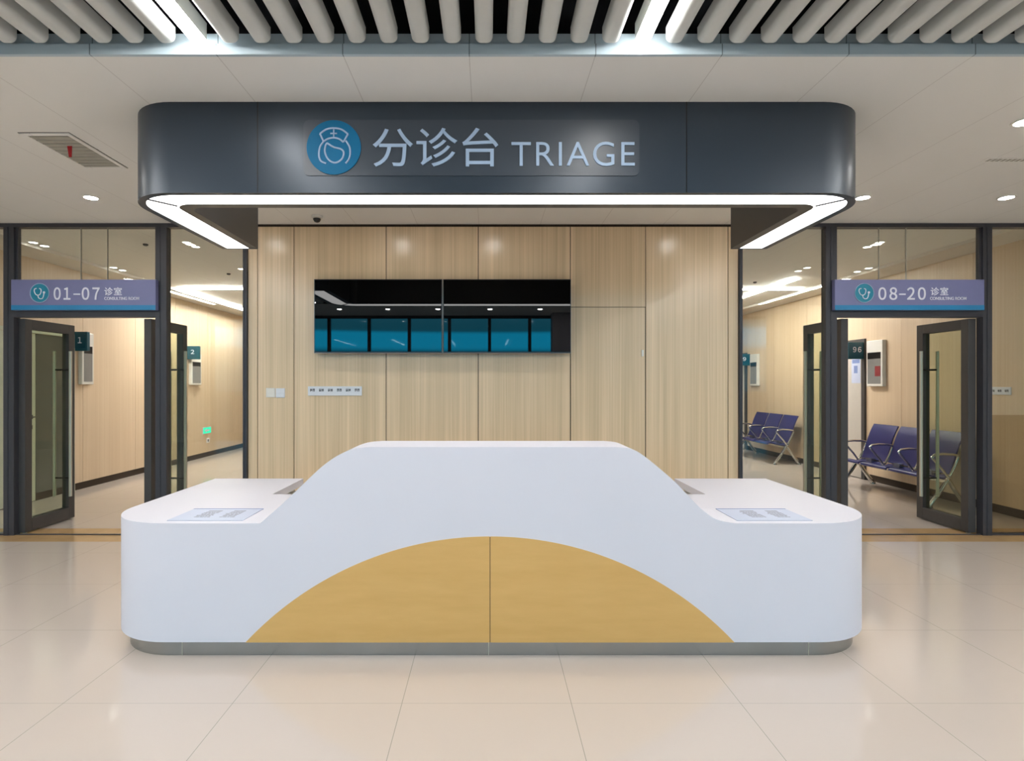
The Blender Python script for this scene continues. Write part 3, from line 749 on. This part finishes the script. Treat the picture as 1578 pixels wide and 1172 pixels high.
def bench(y0, label):
    x = CR
    t = thing('waiting_bench', label, 'bench', (x - 0.35, y0 + 1.5 * PITCH, 0), 'three-seat waiting benches in the right corridor')
    def sh(b): b.v = [(v[0] + x, v[1] + y0, v[2]) for v in b.v]; return b
    for k in range(3):
        a, c = k * PITCH + 0.035, (k + 1) * PITCH - 0.02
        obj('seat', sh(sheet(seat_profile(), 0.018, a, c)), M['navy'], t, smooth=40)
        obj('backrest', sh(sheet(back_profile(), -0.018, a, c)), M['navy'], t, smooth=40)
        obj('seat_bracket', sh(B().box(-0.37, -0.25, a + 0.2, c - 0.2, 0.345, 0.42)), M['steel'], t)
    obj('beam', sh(B().box(-0.40, -0.33, -0.01, 3 * PITCH + 0.03, 0.30, 0.345)), M['chrome'], t, bevel=0.006)
    for k in range(4):
        yk = k * PITCH
        loop = [(-0.35, yk, 0.36), (-0.42, yk, 0.46), (-0.53, yk, 0.585), (-0.545, yk, 0.615), (-0.52, yk, 0.64), (-0.42, yk, 0.652), (-0.30, yk, 0.648), (-0.235, yk, 0.635), (-0.225, yk, 0.61), (-0.26, yk, 0.52), (-0.33, yk, 0.38)]
        obj('armrest', sh(B().tube(loop, 0.016, 10)), M['chrome'], t, smooth=50)
    for k in (0, 3):
        yk = k * PITCH
        obj('leg', sh(B().tube([(-0.34, yk, 0.36), (-0.45, yk, 0.20), (-0.575, yk, 0.025)], [0.024, 0.026, 0.030], 10)), M['chrome'], t, smooth=50)
        obj('leg', sh(B().tube([(-0.36, yk, 0.36), (-0.26, yk, 0.20), (-0.13, yk, 0.025)], [0.024, 0.026, 0.030], 10)), M['chrome'], t, smooth=50)
        for fx in (-0.58, -0.125):
            obj('foot', sh(B().lathe([(0.036, 0.0), (0.036, 0.02), (0.026, 0.032)], (fx, yk, 0), 16)), M['steel'], t, smooth=40)
    return t
b1 = bench(6.95, 'navy three-seat bench with chrome arms just inside the 08-20 door')
b2 = clone(b1, (0, 3.75, 0)); b2['label'] = 'navy three-seat bench farther down the right corridor, seen through the side pane'

# ================================================================== CORRIDOR SIGNS, DISPLAYS, LIGHTS
def projecting(xw, sgn, y, z0, z1, w, text, label):
    t = thing('projecting_sign', label, 'sign', (xw, y, z0), 'dark teal room signs on the corridor walls')
    xa, xb = (xw, xw + sgn * w)
    obj('box', B().box(xa, xb, y, y + 0.06, z0, z1), M['dark_teal'], t, bevel=0.006)
    xm = (xa + xb) / 2; wd = w * (0.24 if len(text) > 1 else 0.13); zm = (z0 + z1) / 2
    f = obj('face', B().prism(rrect(xm - w*0.38, xm + w*0.38, zm - (z1-z0)*0.38, zm + (z1-z0)*0.38, 0.02), 'y', y - 0.004, y), M['sign_face'] if 'sign_face' in M else M['dark_teal'], t)
    obj('numerals', text_mesh(''.join(chr(ord(c) + 0xFEE0) for c in text), xm - wd, xm + wd, zm - (z1-z0)*0.10, zm + (z1-z0)*0.22, y - 0.007, 0.003, bold=0.014, spacing=0.66), M['sign_white'], t)
    return t
M['sign_face'] = plain('sign_face_teal', rgb(16, 78, 96), 0.3, noise=0.05)
projecting(CR, -1, 9.0, 1.90, 2.165, 0.27, '96', 'dark teal projecting sign reading 96 above the white corridor door')
projecting(CL, 1, 8.02, 1.97, 2.24, 0.20, '1', 'dark teal projecting sign with a 1 in the left corridor')
projecting(CL, 1, 11.03, 1.985, 2.24, 0.25, '2', 'blue projecting sign seen through the left side pane')
projecting(CR, -1, 12.95, 1.93, 2.19, 0.27, '9', 'dark teal projecting sign at the far end of the right corridor')
def display(xw, sgn, ya, yb, z0, z1, label, red=False):
    t = thing('mounted_display', label, 'wall display', (xw, (ya + yb)/2, z0), 'upright displays on the corridor walls')
    d_ = 0.06
    obj('casing', B().box(xw, xw + sgn * d_, ya, yb, z0, z1), M['pale'], t, bevel=0.008)
    h = z1 - z0; e = xw + sgn * d_
    obj('header_screen', B().box(e, e + sgn*0.002, ya + 0.035, yb - 0.03, z0 + h*0.60, z0 + h*0.74), M['black'], t)
    obj('lower_screen', B().box(e, e + sgn*0.002, ya + 0.035, yb - 0.03, z0 + h*0.055, z0 + h*0.60), M['grey_screen'], t)
    if red: obj('red_notice', B().box(e + sgn*0.002, e + sgn*0.004, ya + 0.04, ya + 0.16, z0 + h*0.22, z0 + h*0.44), M['red_print'], t)
    return t
display(CR, -1, 8.53, 8.89, 1.47, 2.17, 'white-cased upright display above the near bench, red notice in it', True)
display(CL, 1, 8.12, 8.36, 1.50, 2.24, 'white-cased grey display behind the left corridor sign with a 1')
display(CL, 1, 11.12, 11.5, 1.49, 2.1, 'white-cased grey display below the blue sign in the left corridor')
display(CR, -1, 12.5, 12.85, 1.47, 2.17, 'white-cased upright display at the far end of the right corridor')
t = thing('exit_sign', 'small glowing green evacuation sign low on the left corridor wall', 'exit sign', (CL, 11.85, 0.5))
obj('casing', B().box(CL, CL + 0.012, 11.66, 12.0, 0.48, 0.62), M['plate_white'], t)
fc = obj('green_face', B().box(CL + 0.012, CL + 0.015, 11.67, 11.99, 0.49, 0.61), M['green'], t)
obj('arrow', B().prism([(11.72, 0.55), (11.80, 0.59), (11.80, 0.565), (11.93, 0.565), (11.93, 0.535), (11.80, 0.535), (11.80, 0.51)], 'x', CL + 0.015, CL + 0.0165), M['sign_white'], fc)
t = thing('wall_socket', 'small white socket under the green evacuation sign', 'wall socket', (CL, 11.85, 0.3))
obj('plate', B().box(CL, CL + 0.01, 11.82, 11.94, 0.29, 0.38), M['plate_white'], t, bevel=0.002)
obj('pin_holes', B().box(CL + 0.01, CL + 0.0115, 11.86, 11.90, 0.31, 0.36), M['black'], t)

G = 'small round downlights in the corridor ceiling'
for (cx, cy, lab) in ((-5.28, 6.63, 'corridor downlight nearest the camera over the 01-07 door'), (-5.28, 6.80, 'corridor downlight just behind the nearest one over the 01-07 door'),
                 (-5.28, 8.05, 'third corridor downlight along the left wall'), (-5.28, 8.25, 'fourth corridor downlight along the left wall'),
                 (-3.50, 6.63, 'front downlight of the pair behind the left side pane'), (-3.50, 6.84, 'rear downlight of the pair behind the left side pane'), (-3.52, 8.15, 'corridor downlight beside the upright of the left oak column'),
                 (4.55, 6.63, 'front downlight of the pair over the 08-20 door'), (4.55, 6.85, 'rear downlight of the pair over the 08-20 door'),
                 (4.51, 8.07, 'front downlight of the pair behind the right side pane'), (4.51, 8.3, 'rear downlight of the pair behind the right side pane'),
                 (5.40, 8.1, 'front downlight of the pair along the right corridor wall'), (5.40, 8.35, 'rear downlight of the pair along the right corridor wall'),
                 (-2.0, 8.2, 'corridor downlight behind the left part of the oak wall'), (1.9, 8.2, 'corridor downlight behind the right part of the oak wall'),
                 (-4.6, 13.2, 'corridor downlight at the far left end'), (4.6, 13.2, 'corridor downlight at the far right end')):
    downlight(cx, cy, 3.15, lab, 0.044, M['glow_inner'], G, 'corridor_downlight')
def ceil_line(lab, x0, x1, y0, y1):
    t = thing('ceiling_line_light', lab, 'ceiling light', ((x0+x1)/2, (y0+y1)/2, 3.15), 'line lights in the corridor ceiling')
    obj('housing', B().box(x0 - 0.008, x1 + 0.008, y0 - 0.008, y1 + 0.008, 3.14, 3.15), M['pale'], t)
    obj('diffuser', B().box(x0, x1, y0, y1, 3.126, 3.14), M['glow_inner_line_soft'] if x0 > 0 else M['glow_inner_line'], t)
ceil_line('white line light running across the left corridor ceiling', -5.25, -3.2, 9.72, 9.80)
ceil_line('white line light running lengthwise in the left corridor ceiling', -5.36, -5.28, 9.86, 13.4)
ceil_line('white line light running across the right corridor ceiling', 3.2, 5.40, 9.80, 9.88)
ceil_line('short white line light continuing behind the crossing one in the right corridor', 4.74, 4.82, 9.92, 12.4)
ceil_line('white line light running lengthwise in the right corridor ceiling', 4.74, 4.82, 8.85, 9.76)
def detector(cx, cy, lab):
    t = thing('smoke_detector', lab, 'smoke detector', (cx, cy, 3.15), 'smoke detectors in the corridor ceiling')
    obj('body', B().lathe([(0.028, 0.0), (0.028, -0.014), (0.018, -0.022)], (cx, cy, 3.15), 20), M['leaf'], t, smooth=40)
detector(-4.03, 6.72, 'small dark detector in the corridor ceiling above the 01-07 sign')
detector(-3.86, 8.5, 'small dark detector in the ceiling behind the left side pane')
detector(4.3, 9.2, 'small dark detector in the ceiling behind the right side pane')

# ================================================================== WORLD, CAMERA
w = bpy.data.worlds.new('dusk'); bpy.context.scene.world = w; w.use_nodes = True
nt = w.node_tree; bg = nt.nodes['Background']
tc = nt.nodes.new('ShaderNodeTexCoord'); sp = nt.nodes.new('ShaderNodeSeparateXYZ')
rp = nt.nodes.new('ShaderNodeValToRGB')
mr = nt.nodes.new('ShaderNodeMapRange'); mr.inputs[1].default_value = -0.2; mr.inputs[2].default_value = 0.5
nt.links.new(tc.outputs['Generated'], sp.inputs[0]); nt.links.new(sp.outputs['Z'], mr.inputs[0]); nt.links.new(mr.outputs[0], rp.inputs['Fac'])
cr = rp.color_ramp
def fz(z): return (z + 0.2) / 0.7
cr.elements[0].position = fz(-0.19); cr.elements[0].color = (0.03, 0.16, 0.24, 1)
cr.elements[1].position = fz(0.055); cr.elements[1].color = (0.03, 0.35, 0.50, 1)
for z, c in ((0.064, (0.04, 1.25, 1.95, 1)), (0.088, (0.04, 1.25, 1.95, 1)), (0.093, (0.05, 0.38, 0.52, 1)), (0.13, (0.10, 0.42, 0.56, 1)), (0.49, (0.35, 0.55, 0.75, 1))):
    e = cr.elements.new(fz(z)); e.color = c
nt.links.new(rp.outputs[0], bg.inputs[0]); bg.inputs[1].default_value = 1.3

cam = bpy.data.cameras.new('camera'); co = bpy.data.objects.new('camera', cam); C.objects.link(co)
co.location = (0, 0, EYE); co.rotation_euler = (PI / 2, 0, 0)
cam.sensor_width = 36.0; cam.lens = 36.0 * F / 1578.0
cam.shift_x = (789 - CX) / 1578.0; cam.shift_y = (CY - 586) / 1578.0
cam.clip_start = 0.05; cam.clip_end = 300
S = bpy.context.scene; S.camera = co
S.view_settings.view_transform = 'Standard'; S.view_settings.look = 'None'
S.view_settings.gamma = 1.0; S.view_settings.use_curve_mapping = False
S.view_settings.exposure = 0.85
try:
    S.cycles.max_bounces = 10; S.cycles.transparent_max_bounces = 24; S.cycles.sample_clamp_indirect = 6.0
    S.cycles.use_denoising = True
except Exception: pass
